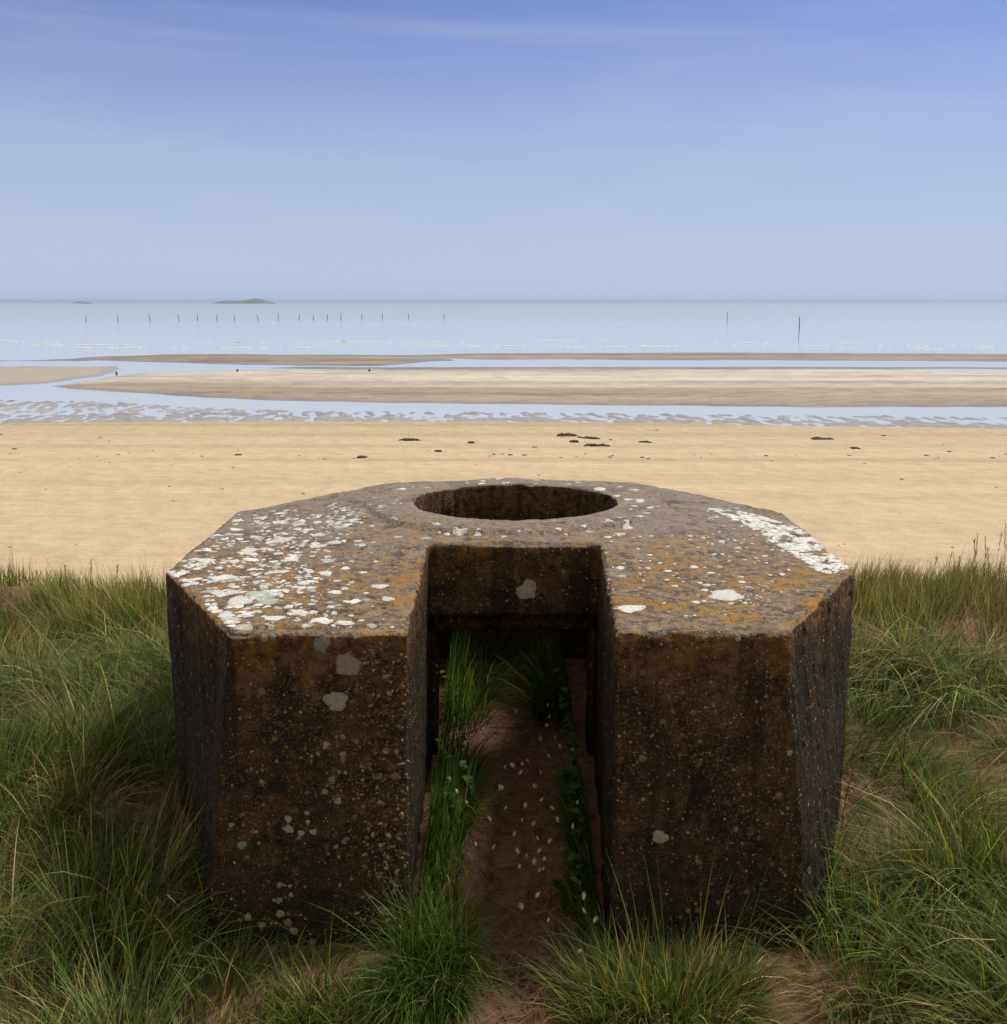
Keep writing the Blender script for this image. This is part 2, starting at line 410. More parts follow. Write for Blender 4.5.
lich = bunk_part('lichen', fastmesh('lichen', np.array(LV), [np.array(LF3)], np.array(LC)), M_LICHEN)
lich['kind'] = 'stuff'

# ---- stones of the aggregate standing out of the worn faces
def ico():
    bm = bmesh.new(); bmesh.ops.create_icosphere(bm, subdivisions=1, radius=1); v = np.array([x.co[:] for x in bm.verts]); f = np.array([[a.index for a in x.verts] for x in bm.faces]); bm.free(); return v, f
IV, IF = ico()
PV, PF, PC = [], [], []
def pebble(px, py, r):
    h = BVH.ray_cast(Vector(CP), Vector(ray(px, py)))
    if h[0] is None or h[3] > 6: return
    P = np.array(h[0]); s = r * np.array([random.uniform(.6, 1.6), random.uniform(.35, .6), random.uniform(.45, 1.1)])
    v = IV * (1 + rng.uniform(-.3, .3, (len(IV), 1))) * s
    a = random.uniform(0, 3.1); rot = np.array([[math.cos(a), 0, math.sin(a)], [0, 1, 0], [-math.sin(a), 0, math.cos(a)]])
    PV.append(v @ rot.T + P); PF.append(IF + sum_n[0]); sum_n[0] += len(IV)
    base = random.choice([(.26, .20, .13), (.22, .13, .06), (.34, .28, .21), (.13, .09, .06), (.16, .08, .04), (.42, .36, .28), (.10, .065, .04), (.12, .08, .05), (.25, .12, .04)])
    PC.append(np.tile(np.array(base) * random.uniform(.35, .9), (len(IV), 1)))
sum_n = [0]
for _ in range(700):
    px = random.gauss(384, 16); px = px if px < 410 else random.uniform(378, 409); pebble(px, random.uniform(645, 930), random.uniform(.0025, .0085))
for _ in range(520): pebble(random.uniform(618, 795), 636 + 260 * random.random() ** 1.7, random.uniform(.0012, .0036))
for _ in range(260): pebble(random.uniform(225, 380), random.uniform(640, 920), random.uniform(.001, .003))
for _ in range(70): pebble(random.uniform(430, 598), random.uniform(556, 612), random.uniform(.002, .005))
for px, py, r in [(395, 776, .016), (280, 669, .008), (265, 670, .005), (775, 690, .006), (402, 782, .008), (385, 700, .009), (397, 745, .008), (388, 835, .010), (390, 880, .012)]: pebble(px, py, r)
pb = bunk_part('embedded_gravel', fastmesh('embedded_gravel', np.concatenate(PV), [np.concatenate(PF)], np.concatenate(PC)), M_PEB)
pb['kind'] = 'stuff'

# ------------------------------------------------------------------ dune top (one sheet)
CREST = 5.75
def dune_z(x, y):
    base = .05 * fb2(x, y, .55, 3, 101) + .02 * fb2(x, y, 2.1, 3, 102) + .008 * fb2(x, y, 9, 3, 103)
    # higher banks left and right, a trodden hollow leading to the entrance
    base = base + .10 * sstep(.9, 2.4, np.abs(x - .05))
    base = base - .03 * np.exp(-((x - .05) / .16) ** 2) - .06 * sstep(3.3, 2.8, y) * sstep(1.5, .9, np.abs(x))
    near = 1 - sstep(-.3, .1, np.abs(x - .05) - 1.0)
    base = base * (1 - .0 * near)
    cr = CREST + .25 * fb2(x, y * 0, .5, 3, 104)
    t = np.clip(y - cr, 0, None)
    fall = np.where(t < 1.0, .30 * t * t, .30 + .60 * (t - 1.0))
    return base - fall
xs = np.concatenate([np.linspace(-30, -4.2, 50, endpoint=False), np.linspace(-4.2, 4.2, 340), np.linspace(4.3, 30, 50)])
ys = np.concatenate([np.linspace(-12, .8, 30, endpoint=False), np.linspace(.8, 6.5, 260, endpoint=False), np.linspace(6.5, 14, 60)])
X, Y = np.meshgrid(xs, ys); Z = dune_z(X.ravel(), Y.ravel())
t = NT('dune_soil'); p = t.pos(); n1 = t.noise(p, 3, 5, .6); n2 = t.noise(p, 22, 5, .65); n3 = t.noise(p, 120, 4, .7)
c = t.mix(t.ramp(n1, .35, .65), (.19, .095, .062), (.26, .145, .098)); c = t.mix(t.ramp(n2, .42, .66), c, (.125, .062, .040)); c = t.mix(t.math('MULTIPLY', t.ramp(n3, .58, .72), .7), c, (.42, .30, .20))
yy = t.sep(p)[1]; c = t.mix(t.ramp(yy, 6.5, 9.5), c, (.52, .38, .21))
t.bsdf(c, .95, t.bump(t.math('ADD', n2, t.math('MULTIPLY', n3, .6)), .9, .02), .1)
g = obj('dune', fastmesh('dune', np.stack([X.ravel(), Y.ravel(), Z], 1), [grid_faces(len(ys), len(xs))]), t.m); tag(g, kind='structure')

# ------------------------------------------------------------------ beach and seabed (one sheet to the horizon)
ZBCH = -3.34
rows = np.concatenate([[302.42, 302.6, 302.9, 303.4, 304], np.arange(305, 340, 1.0), np.arange(340, 431, .45), np.arange(431, 480, 1.5), np.arange(480, 600, 4), [620, 650, 700, 760, 830]])
cols = np.concatenate([np.arange(-1500, -100, 35), np.arange(-100, 1110, 2.6), np.arange(1112, 2600, 35)])
PXg, PYg = np.meshgrid(cols, rows); px = PXg.ravel(); py = PYg.ravel()
dv = (512 - py) / F
dz = -math.sin(PITCH) + dv * math.cos(PITCH); dy = math.cos(PITCH) + dv * math.sin(PITCH); dx = (px - 503.5) / F
tt = (ZBCH - CAMZ) / dz
bx, by = dx * tt, dy * tt
ip = lambda xs_, ys_: np.interp(px, xs_, ys_)
e1 = ip([-300, 60, 250, 500, 700, 1000, 1400], [428, 423, 422, 422, 423.5, 429, 436])
e2 = ip([-300, 20, 120, 200, 300, 500, 750, 1000], [392, 398, 401, 406, 409.5, 411, 412, 416])
e3 = ip([-300, 55, 70, 100, 140, 180, 230, 300, 400, 550, 1000], [350, 386.5, 389, 391, 393.6, 396.2, 399, 401.6, 403.6, 404.6, 407.5])
up = ip([-300, 55, 80, 110, 150, 200, 300, 600, 1000], [390, 386, 382, 377, 372.5, 370.5, 369.5, 368, 371])
lw = ip([-300, 38, 100, 130], [400, 384, 376, 368])
wob = (fb2(bx, by, .12, 4, 201) * 2.2)
pyw = py + wob * np.clip((py - 345) / 60, .15, 1)
def band(a, b, s=.8): return np.minimum((pyw - a) / s, (b - pyw) / s)
INF = 1e3
land = []                                             # signed in px: >0 land
L = band(e1, np.full_like(py, 2000))                 # dry foreshore
L = np.maximum(L, np.minimum(band(up, e3), (px - 55) / 6))            # main bar
L = np.maximum(L, np.minimum(band(np.full_like(py, 366.5), lw), (118 - px) / 8))    # left bar
L = np.maximum(L, np.minimum(band(ip([350, 480, 700, 1000], [356, 353.5, 352.5, 354]), ip([350, 480, 1000], [357, 359.2, 361.5])), (px - 370) / 20))
L = np.maximum(L, np.minimum(band(ip([40, 100, 180, 400], [360, 356, 353, 355]), ip([40, 100, 220, 380, 440], [361, 361, 365, 366, 361])) - .6 + 1.6 * fb2(bx, by, .09, 4, 207), (450 - px) / 20))
L = np.maximum(L, band(np.full_like(py, 366.8), np.full_like(py, 369.3)) - 3 * sstep(330, 190, px) - .9 * np.clip(fb2(bx, by * .2, .1, 3, 209) + .1, 0, 1))
for x0, x1, yy_ in [(35, 45, 344.5), (74, 108, 343.5), (235, 262, 342.5), (340, 372, 341.5), (485, 556, 340.8), (285, 302, 347)]:
    L = np.maximum(L, np.minimum(np.minimum((pyw - yy_ + .5), (yy_ + .5 - pyw)), np.minimum(px - x0, x1 - px) / 6) - .3 + .9 * vnoise(np.stack([px * .09, py * 0, py * 0], 1), 15))
wet_ = sstep(3.2, .1, L)
L = np.where(py < 424, L + (.5 * fbm(np.stack([bx * .07, by * .5, by * 0], 1), 5, 251, .6) + 1.1 * fbm(np.stack([px * .022 + py * .05, py * .7, by * 0], 1), 5, 253, .65)) * sstep(-2, -.3, L), L)
L = np.clip(L, -3, 3)
spk = sstep(0, 2.5, pyw - e2) * sstep(0, 1.5, e1 - pyw + 1.5)
rip = .35 * vnoise(np.stack([bx * .3, by * .25, by * 0], 1), 301) + 1.0 * vnoise(np.stack([bx * 3.0 + by * .3, by * .9, by * 0], 1), 302) + 1.0 * vnoise(np.stack([bx * 6 + by, by * 1.7, by * 0], 1), 303)
H = .035 * L
H = np.where(spk > .02, np.maximum(H, spk * (rip * .05 + .004 + .03 * sstep(-8, 0, pyw - e1)) + (1 - spk) * H), H)
farbed = sstep(352, 330, py); H = H - farbed * .6 + (H > 0) * farbed * .6
bz = ZBCH + H + np.where(py > 430, .05 * fb2(bx, by, .15, 3, 305) * sstep(430, 470, py), 0)
# zone colours: dry sand, wet brown, pale damp
dry = np.array([.59, .455, .30]); damp = np.array([.50, .40, .27]); brown = np.array([.36, .295, .22]); pale = np.array([.50, .45, .375]); mud = np.array([.42, .385, .34])
def lerp(a, b, f): return a * (1 - f[:, None]) + b * f[:, None]
C = np.tile(dry, (len(px), 1))
C = lerp(C, np.tile(damp, (len(px), 1)), sstep(28, 2, pyw - e1) * .75)
st = fbm(np.stack([bx * .02, by * .9, by * 0], 1), 3, 311)
C = C * (1 + .27 * np.clip(st, -1, 1) * sstep(600, 440, py))[:, None]
C = lerp(C, np.tile(brown, (len(px), 1)), np.clip(sstep(.0, .3, st - .12) * sstep(500, 450, py) * .25, 0, 1))
C = lerp(C, np.tile(mud, (len(px), 1)), sstep(1, -1.5, pyw - e1))
inb = (pyw < e3 + 1)
fr = np.clip((pyw - up) / np.maximum(e3 - up, 1), 0, 1)
barc = lerp(np.tile(pale, (len(px), 1)), np.tile(brown, (len(px), 1)), sstep(.42, .62, fr + .1 * st))
C[inb] = barc[inb]
C[py < 369.5] = (brown * .85)
sk = fbm(np.stack([bx * .035, by * .35, by * 0], 1), 4, 321); sk2 = fbm(np.stack([px * .05, py * .9, by * 0], 1), 5, 331, .7)
C = C * (1 + (.55 * sk + .42 * sk2) * sstep(424, 412, py))[:, None]
lm = (px < 120) & (pyw < lw + 1) & (pyw > 366); C[lm] = pale * .85
t = NT('beach_sand'); c = t.attr().outputs['Color']; p = t.pos()
wet = t.ramp(t.sep(p)[1], 44, 47)
sy = t.mapping(p, scale=(.35, 1, 1)); nn = t.noise(sy, 2.2, 6, .65); n2 = t.noise(p, 9, 5, .7); n3 = t.noise(t.mapping(p, scale=(.6, 1.8, 1)), 1.1, 4, .6)
c = t.mix(1.0, c, t.mix(nn, (.72, .71, .69), (1.25, 1.25, 1.25)), 'MULTIPLY'); c = t.mix(1.0, c, t.mix(n2, (.74,) * 3, (1.22,) * 3), 'MULTIPLY')
c = t.mix(t.math('MULTIPLY', t.ramp(t.noise(t.mapping(p, scale=(.5, 1.2, 1)), 4.5, 4, .7), .66, .74), .55), c, (.26, .19, .13))
rp = t.n('ShaderNodeTexWave', wave_type='BANDS', bands_direction='Y'); t.l(t.mapping(p, scale=(.25, 1, 1)), rp.inputs['Vector']); rp.inputs['Scale'].default_value = .9; rp.inputs['Distortion'].default_value = 6; rp.inputs['Detail'].default_value = 3
hb = t.math('ADD', nn, t.math('MULTIPLY', n2, .35)); hb = t.math('ADD', hb, t.math('MULTIPLY', t.math('MULTIPLY', rp.outputs['Fac'], wet), .25))
wa = t.attr('wet').outputs['Fac']; rg = t.math('SUBTRACT', .92, t.math('MULTIPLY', wa, .62)); c = t.mix(t.math('MULTIPLY', wa, .35), c, t.mix(1.0, c, (.6, .58, .56), 'MULTIPLY'))
fp = t.n('ShaderNodeTexVoronoi', feature='SMOOTH_F1'); t.l(t.mapping(p, scale=(1, .8, 1)), fp.inputs['Vector']); fp.inputs['Scale'].default_value = 1.7; fp.inputs['Smoothness'].default_value = .4
hb = t.math('ADD', hb, t.math('MULTIPLY', fp.outputs['Distance'], .8))
t.bsdf(c, rg, t.bump(hb, t.math('SUBTRACT', .75, t.math('MULTIPLY', wa, .55)), .14), t.math('MULTIPLY_ADD', wa, .4, .2))
def _wet(me):
    a = me.attributes.new('wet', 'FLOAT', 'POINT'); a.data.foreach_set('value', np.clip(np.where(py < 440, wet_ + .35 * sstep(424, 420, py), 0), 0, 1).astype(np.float32)); return me
beach = obj('beach', _wet(fastmesh('beach', np.stack([bx, by, bz], 1), [grid_faces(len(rows), len(cols))[:, ::-1]], C)), t.m); tag(beach, kind='structure')

bm = bmesh.new(); bm.from_mesh(beach.data); BB = BVHTree.FromBMesh(bm); bm.free()
def beach_h(x, y):
    h = BB.ray_cast(Vector((x, y, 5)), Vector((0, 0, -1))); return h[0].z if h[0] else ZBCH
# sea surface
def pgrid(xa, ya, z):
    X, Y = np.meshgrid(xa, ya); return np.stack([X.ravel(), Y.ravel(), np.full(X.size, z)], 1), [grid_faces(len(ya), len(xa))]
V, Fc = pgrid(np.linspace(-9000, 9000, 37), np.concatenate([[38, 60, 100, 200, 400, 800], np.linspace(1500, 11800, 12)]), ZBCH)
t = NT('sea_water'); p = t.pos(); yy = t.sep(p)[1]
far = t.ramp(t.math('ADD', yy, t.math('MULTIPLY', t.noise(t.mapping(p, scale=(.004, .02, 1)), 1, 3), 60)), 180, 420)
pat = t.noise(t.mapping(p, scale=(.003, .02, 1)), 1, 5, .6)
col = t.mix(far, (.56, .585, .60), (.42, .50, .54)); col = t.mix(t.math('MULTIPLY', t.ramp(pat, .4, .65), .35), col, (.38, .47, .50))
w1 = t.noise(t.mapping(p, scale=(.35, 1.1, 1)), 1.3, 4, .6); w2 = t.noise(t.mapping(p, scale=(.05, .2, 1)), 1, 4, .6)
st_ = t.math('MULTIPLY_ADD', far, .14, .05)
nr = t.bump(t.math('ADD', w1, w2), st_, .25)
t.bsdf(col, t.math('MULTIPLY_ADD', far, .16, .07), nr, .5, IOR=1.33)
sea = obj('sea', fastmesh('sea', V, Fc), t.m); tag(sea, kind='structure')

# ------------------------------------------------------------------ grass
SEG = 4
def blades(P, Hh, dirn, th0, th1, W, colr, tipc=None, twist=None):
    """curved tapering blades -> V, quads, tris, colours"""
    N = len(P); lev = np.linspace(0, 1, SEG + 1)
    pos = P.copy(); out = []; dirx = np.cos(dirn); diry = np.sin(dirn)
    tw = dirn + math.pi / 2 + (rng.normal(0, .5, N) if twist is None else twist)
    wx, wy = np.cos(tw), np.sin(tw)
    cols_ = []
    for k in range(SEG + 1):
        t_ = lev[k]
        wk = W * (1 - t_ ** 2.2) * (.75 + .5 * math.sin(math.pi * min(t_ + .15, 1)))
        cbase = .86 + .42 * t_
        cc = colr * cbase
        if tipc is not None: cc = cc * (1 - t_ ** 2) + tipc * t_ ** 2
        if k < SEG:
            out.append(pos + np.stack([wx * wk, wy * wk, 0 * wk], 1) * .5); out.append(pos - np.stack([wx * wk, wy * wk, 0 * wk], 1) * .5); cols_ += [cc, cc]
        else:
            out.append(pos.copy()); cols_.append(cc)
        th = th0 + (th1 - th0) * (t_ + .5 / SEG); s = Hh / SEG
        pos = pos + np.stack([np.sin(th) * dirx * s, np.sin(th) * diry * s, np.cos(th) * s], 1)
    K = 2 * SEG + 1
    V = np.stack(out, 1).reshape(-1, 3); Cc = np.stack(cols_, 1).reshape(-1, 3)
    b = (np.arange(N) * K)[:, None]
    quads = np.concatenate([b + np.array([[2 * k, 2 * k + 1, 2 * k + 3, 2 * k + 2]]) for k in range(SEG - 1)], 0)
    tris = b + np.array([[2 * SEG - 2, 2 * SEG - 1, 2 * SEG]])
    return V, quads, tris, Cc
def bmesh_join(lst, name):
    off = 0; Vs, Q, T, Cc = [], [], [], []
    for v, q, t_, c_ in lst:
        Vs.append(v); Q.append(q + off); T.append(t_ + off); Cc.append(c_); off += len(v)
    return fastmesh(name, np.concatenate(Vs), [np.concatenate(Q), np.concatenate(T)], np.concatenate(Cc), smooth=True)
PAL = np.array([[.075, .140, .018], [.125, .185, .026], [.040, .085, .012], [.210, .215, .042], [.100, .155, .050], [.48, .38, .17], [.34, .26, .09], [.20, .12, .045]])
def pick_cols(N, w):
    w = np.array(w, float); w /= w.sum(); idx = rng.choice(len(PAL), N, p=w)
    return PAL[idx] * np.exp(rng.normal(0, .42, (N, 1))) * rng.uniform(.92, 1.08, (N, 3))
W_GREEN = [4, 3, 3, 1.2, 2, .35, .5, .2]; W_OLIVE = [1.2, 2, 1, 3, .6, 2.2, 2.6, 1.6]; W_LUSH = [4, 1.4, 7, .25, .8, .12, .15, .2]; W_SHADE = [2, .3, 8, .1, .3, .05, .1, .4]; W_DRY = [0, .3, 0, .8, .2, 3, 2.5, 2.5]  # mix for the chamber tufts is darkened: chamber shade put into the blade colours
opoly = [(x, y) for x, y in OCT]
def inside_oct(x, y, m=0.0):
    r = np.ones(len(x), bool); n = 8
    for i in range(n):
        ax, ay = opoly[i]; bx_, by_ = opoly[(i + 1) % n]
        ex, ey = bx_ - ax, by_ - ay; l_ = math.hypot(ex, ey)
        dd = ((x - ax) * ey - (y - ay) * ex) / l_     # >0 outside (ccw)
        r &= dd < m
    return r
def tussock(cx, cy, n, rad, h, spread=.5, curl=1.0, bias=(0, 0), w=W_GREEN, width=.0032, zoff=None, hs=.3):
    r = rad * np.sqrt(rng.random(n)); a = rng.random(n) * 2 * math.pi
    x = cx + r * np.cos(a); y = cy + r * np.sin(a)
    dx_ = np.cos(a) * (r / rad + .25) * spread + bias[0] + rng.normal(0, .22, n); dy_ = np.sin(a) * (r / rad + .25) * spread + bias[1] + rng.normal(0, .22, n)
    lean = np.hypot(dx_, dy_); dirn = np.arctan2(dy_, dx_)
    Hh = h * np.clip(rng.normal(1, hs, n), .3, 1.8)
    th0 = np.clip(lean * .55, 0, 1.1); th1 = np.clip(th0 + curl * (.25 + lean) * rng.uniform(.5, 1.4, n), 0, 2.5)
    z = dune_z(x, y) - .01
    keep = ~inside_oct(x, y, .02)
    if keep.sum() < 3: return None
    c_ = pick_cols(n, w) * rng.uniform(.85, 1.15)
    P = np.stack([x, y, z], 1)
    sel = keep
    return blades(P[sel], Hh[sel], dirn[sel], th0[sel], th1[sel], (width * rng.uniform(.6, 1.4, n))[sel], c_[sel], (c_ * .8 + np.array([.30, .27, .10]) * .3)[sel])

field = []
def bare(x, y):
    """1 where no grass grows: the trodden path and the sandy patch right"""
    pth = np.exp(-((x - (.06 + .03 * math.sin(y * 2))) / .17) ** 4) * ((y < 5.2) * (y > 1.9) + .6 * (y <= 1.9))
    q1 = at(895, 790, .05); q2 = at(930, 760, .05)
    s1 = math.exp(-(((x - q1[0]) / .16) ** 2 + ((y - q1[1]) / .30) ** 2) ** 1.5); s2 = math.exp(-(((x - q2[0] - .05) / .17) ** 2 + ((y - q2[1]) / .2) ** 2) ** 2)
    q3 = at(160, 800, .0); s3 = math.exp(-(((x - q3[0]) / .13) ** 2 + ((y - q3[1]) / .16) ** 2) ** 2)
    return max(pth, s1, s2, s3)
ntus = 0
def add_field(x0, x1, y0, y1, dens, nb, wmul=1):
    global ntus
    N = int((x1 - x0) * (y1 - y0) * dens)
    for _ in range(N):
        x = random.uniform(x0, x1); y = random.uniform(y0, y1)
        if bare(x, y) > random.uniform(.25, .6): continue
        if abs(x - .05) < .27 and y < 2.8: continue
        lowf = 1
        if y < 2.8 and abs(x) < .86:
            lowf = .42
            if y > 2.55 and random.random() < .75: continue
        na = np.array([[x * .9, y * .9, 0.]]); nv = float(fbm(na, 3, 401)[0]); nh = float(fbm(na * 1.7, 3, 402)[0])
        crest = max(0, min(1, (y - 4.3) / 1.4))
        h = .215 * (1 + .5 * nh) * random.uniform(.7, 1.25) * lowf
        bias = (.55 * math.cos(6 * nv) + (.25 if x > 0 else -.1), .55 * math.sin(6 * nv) - .15)
        if random.random() < crest * .85 + .15 * (nv > .1): w = W_OLIVE
        else: w = W_GREEN
        h *= 1 - .25 * crest
        if random.random() < .09: w = W_DRY; h *= 1.1
        up_ = crest > .4
        ts = tussock(x, y, int(nb * random.uniform(.6, 1.3)), random.uniform(.07, .17), h, .55 if not up_ else .3, 1.15 if not up_ else .5, bias if not up_ else (bias[0] * .5, bias[1] * .3), w, .0026 * wmul * random.uniform(.8, 1.3))
        if ts: field.append(ts); ntus += 1
add_field(-4.3, 4.3, 4.0, 6.1, 42, 120)
add_field(-3.6, 3.6, 2.3, 4.0, 48, 140)
add_field(-3, 3, 1.3, 2.3, 34, 120)
add_field(-9, -4.3, 1, 6.3, 7, 110, 2); add_field(4.3, 9, 1, 6.3, 7, 110, 2)
add_field(-7, 7, 6.1, 7.6, 7, 80, 1.5)
# arched, combed over tufts right and left
for cx_, cy_ in [at(900, 655, .15)[:2], at(960, 660, .15)[:2], at(930, 690, .1)[:2], at(868, 650, .15)[:2], at(120, 655, .15)[:2], at(150, 650, .15)[:2], at(70, 690, .1)[:2]]:
    for bb in ((.9, -.35), (-.8, -.3)):
        ts = tussock(cx_, cy_, 150, .16, .42, .4, 1.6, bb, [1, 1, .6, .6, 4, 2, .6, .4], .0042)
        if ts: field.append(ts)
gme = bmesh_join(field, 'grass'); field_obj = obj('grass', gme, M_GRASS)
tag(field_obj, 'rough green and straw coloured dune grass around the bunker', 'grass', kind='stuff')
print('tussocks', ntus, 'verts', len(gme.vertices))

# ---- single tufts that stand apart: each one a thing
def tuft_thing(name, label, cat, cx, cy, parts, group=None, allow=False):
    z0 = float(dune_z(np.array([cx]), np.array([cy]))[0])
    me = bmesh_join(parts, name)
    v = np.empty(len(me.vertices) * 3, np.float32); me.vertices.foreach_get('co', v); v = v.reshape(-1, 3) - np.array([cx, cy, z0], np.float32)
    me.vertices.foreach_set('co', v.ravel()); me.update()
    o = obj(name, me, M_GRASS, None, (cx, cy, z0)); tag(o, label, cat, group); return o
def slot_tuft(cx, cy, n, rx, ry, h, bias, w, curl=1.0, width=.003, spread=.4):
    x = cx + rx * rng.uniform(-1, 1, n); y = cy + ry * rng.uniform(-1, 1, n)
    dx_ = (x - cx) / max(rx, .01) * spread + bias[0] + rng.normal(0, .33, n); dy_ = (y - cy) / max(ry, .01) * spread + bias[1] + rng.normal(0, .33, n)
    # roots stay clear of the walls; blades bend back from the jambs
    inx = (y > FY - .02)
    lo, hi = -.235, .275
    dx_ = np.where(inx & (x < lo + .08), np.abs(dx_) * .25 + .02, dx_); dx_ = np.where(inx & (x > hi - .08), -np.abs(dx_) * .6 - .05, dx_)
    x = np.where(inx, np.clip(x, lo, hi), x)
    lean = np.hypot(dx_, dy_); dirn = np.arctan2(dy_, dx_)
    Hh = h * np.clip(rng.normal(1, .25, n), .35, 1.6)
    th0 = np.clip(lean * .5, 0, 1); th1 = np.clip(th0 + curl * (.3 + lean) * rng.uniform(.5, 1.3, n), 0, 2.4)
    P = np.stack([x, y, dune_z(x, y) - .01], 1); c_ = pick_cols(n, w)
    return blades(P, Hh, dirn, th0, th1, width * rng.uniform(.6, 1.4, n), c_, c_ * .7 + np.array([.10, .11, .03]) * .3)
GRP = 'single grass tufts at the bunker entrance'
tuft_thing('grass_tuft', 'lush deep green grass tuft spilling forward along the left wall of the entrance', 'grass tuft', -.17, 2.7,
           [slot_tuft(-.185, 2.98, 1000, .055, .30, .20, (.06, -.45), W_LUSH, 1.5, .0026, .25), slot_tuft(-.18, 2.54, 1400, .085, .14, .24, (.0, -.5), W_LUSH, 1.2, .0026, .3)])
tuft_thing('grass_tuft', 'low yellowish green grass tuft in front of the left concrete block', 'grass tuft', -.40, 2.5,
           [slot_tuft(-.36, 2.40, 900, .20, .07, .12, (.0, -.25), [3, 3, 2, 2, 1, .4, .8, .2], 1.1, .0028)])
tuft_thing('grass_tuft', 'bright green spiky grass tuft with long pale blades before the right concrete block', 'grass tuft', .42, 2.5,
           [slot_tuft(.43, 2.44, 2000, .20, .11, .135, (.0, -.1), [3, 4, 2, 3, 2, 1.2, 1, .2], .9, .0026, .8), slot_tuft(.26, 2.42, 260, .08, .10, .19, (-.35, -.1), [2, 3, 1, 2, 2, 1.2, .5, .1], .7, .0028, .5),
            slot_tuft(.44, 2.46, 70, .14, .06, .30, (.05, .0), [1, 2, 0, 2, 4, 1.5, .5, 0], .5, .0034, .8)])
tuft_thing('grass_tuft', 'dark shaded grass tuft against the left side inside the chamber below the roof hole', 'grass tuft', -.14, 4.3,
           [slot_tuft(-.17, 3.5, 600, .07, .28, .19, (.15, -.1), W_SHADE, 1, .003), slot_tuft(-.17, 4.4, 700, .10, .35, .24, (.12, -.2), W_SHADE, 1.0, .0036)])
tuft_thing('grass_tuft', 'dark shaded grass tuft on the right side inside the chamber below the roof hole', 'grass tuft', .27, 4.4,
           [slot_tuft(.22, 4.5, 900, .09, .32, .26, (-.1, -.25), W_SHADE, 1.2, .0036)])
tuft_thing('grass_tuft', 'low dark weedy grass tuft along the foot of the right entrance wall', 'grass tuft', .24, 3.0,
           [slot_tuft(.245, 3.1, 900, .04, .42, .15, (-.1, -.2), W_LUSH, 1.0, .003)])
# long arching single stalks
def stalk_blade(base, tip_dir, length, th0, th1, w, c):
    return blades(np.array([base]), np.array([length]), np.array([tip_dir]), np.array([th0]), np.array([th1]), np.array([w]), np.array([c]), np.array([c]), twist=np.array([.3]))
# litter on the path: dead stems
N = 1300
yq = rng.uniform(1.6, 5.0, N); xq = .06 + rng.normal(0, .11, N)
q = at(900, 790, .05); N2 = 1500
xq = np.concatenate([xq, q[0] + rng.normal(0, .25, N2)]); yq = np.concatenate([yq, q[1] + rng.normal(0, .28, N2)])
q = at(560, 950, 0); N3 = 700
xq = np.concatenate([xq, q[0] + rng.normal(0, .12, N3)]); yq = np.concatenate([yq, q[1] + rng.normal(0, .12, N3)])
ok = ~(inside_oct(xq, yq, .01) & ((xq < -.23) | (xq > .26))); xq, yq = xq[ok], yq[ok]; N = len(xq)
P = np.stack([xq, yq, dune_z(xq, yq) + .004], 1)
cl = np.array([[.20, .09, .045], [.28, .15, .075], [.12, .055, .03], [.36, .25, .15]])[rng.integers(0, 4, N)] * rng.uniform(.6, 1.2, (N, 1))
lv = blades(P, rng.uniform(.03, .13, N), rng.uniform(0, 6.28, N), rng.uniform(1.2, 1.5, N), rng.uniform(1.45, 1.9, N), rng.uniform(.0012, .003, N), cl)
lit = obj('dry_litter', bmesh_join([lv], 'dry_litter'), M_DRY); tag(lit, 'dead brown stems scattered on the trodden sandy path', 'litter', kind='stuff')

# ---- hare's tail grass: fluffy oval heads on thin stems, each one a plant
t = NT('seed_fluff'); c = t.attr().outputs['Color']; t.bsdf(c, .9, t.bump(t.noise(t.pos(), 700, 3), .8, .002), .1); M_FLUFF = t.m
def head_mesh():
    n = 120; th = np.arccos(rng.uniform(-1, 1, n)); ph_ = rng.uniform(0, 6.28, n)
    Vv, Ff = [], []
    bm = bmesh.new(); bmesh.ops.create_uvsphere(bm, u_segments=10, v_segments=8, radius=1)
    v = np.array([a.co[:] for a in bm.verts]) * np.array([.0042, .0042, .0085]); tris = []
    bmesh.ops.triangulate(bm, faces=bm.faces)
    tris = np.array([[a.index for a in f.verts] for f in bm.faces]); bm.free()
    d_ = np.stack([np.sin(th) * np.cos(ph_), np.sin(th) * np.sin(ph_), np.cos(th)], 1)
    b0 = d_ * np.array([.0040, .0040, .008]); tip = b0 + (d_ + np.array([0, 0, .9])) * .0042
    side_ = np.cross(d_, [0, 0, 1]) * .0007
    hv = np.concatenate([b0 + side_, b0 - side_, tip]); idx = np.arange(n)
    hf = np.stack([idx, idx + n, idx + 2 * n], 1) + len(v)
    V = np.concatenate([v, hv]); cc = np.tile(np.array([.74, .66, .48]), (len(V), 1)) * rng.uniform(.8, 1.1, (len(V), 1))
    return fastmesh('seed_head', V, [tris, hf], cc)
def stem_mesh(h, lean):
    nseg, k = 6, 5; V = []; 
    for i in range(nseg + 1):
        t_ = i / nseg; cx_ = lean * t_ * t_; r = .0009 * (1.2 - .5 * t_)
        for j in range(k):
            a = 2 * math.pi * j / k; V.append((cx_ + r * math.cos(a), r * math.sin(a), h * t_))
    Fq = [[i * k + j, i * k + (j + 1) % k, (i + 1) * k + (j + 1) % k, (i + 1) * k + j] for i in range(nseg) for j in range(k)]
    V = np.array(V); return fastmesh('stem', V, [np.array(Fq)], np.tile(np.array([.13, .16, .05]), (len(V), 1)))
HM = [head_mesh() for _ in range(3)]
SM = [(stem_mesh(h, l), h, l) for h, l in ((.13, .03), (.17, .05), (.10, .02))]
for me in HM: me.materials.append(M_FLUFF)
for me, _, _ in SM: me.materials.append(M_GRASS)
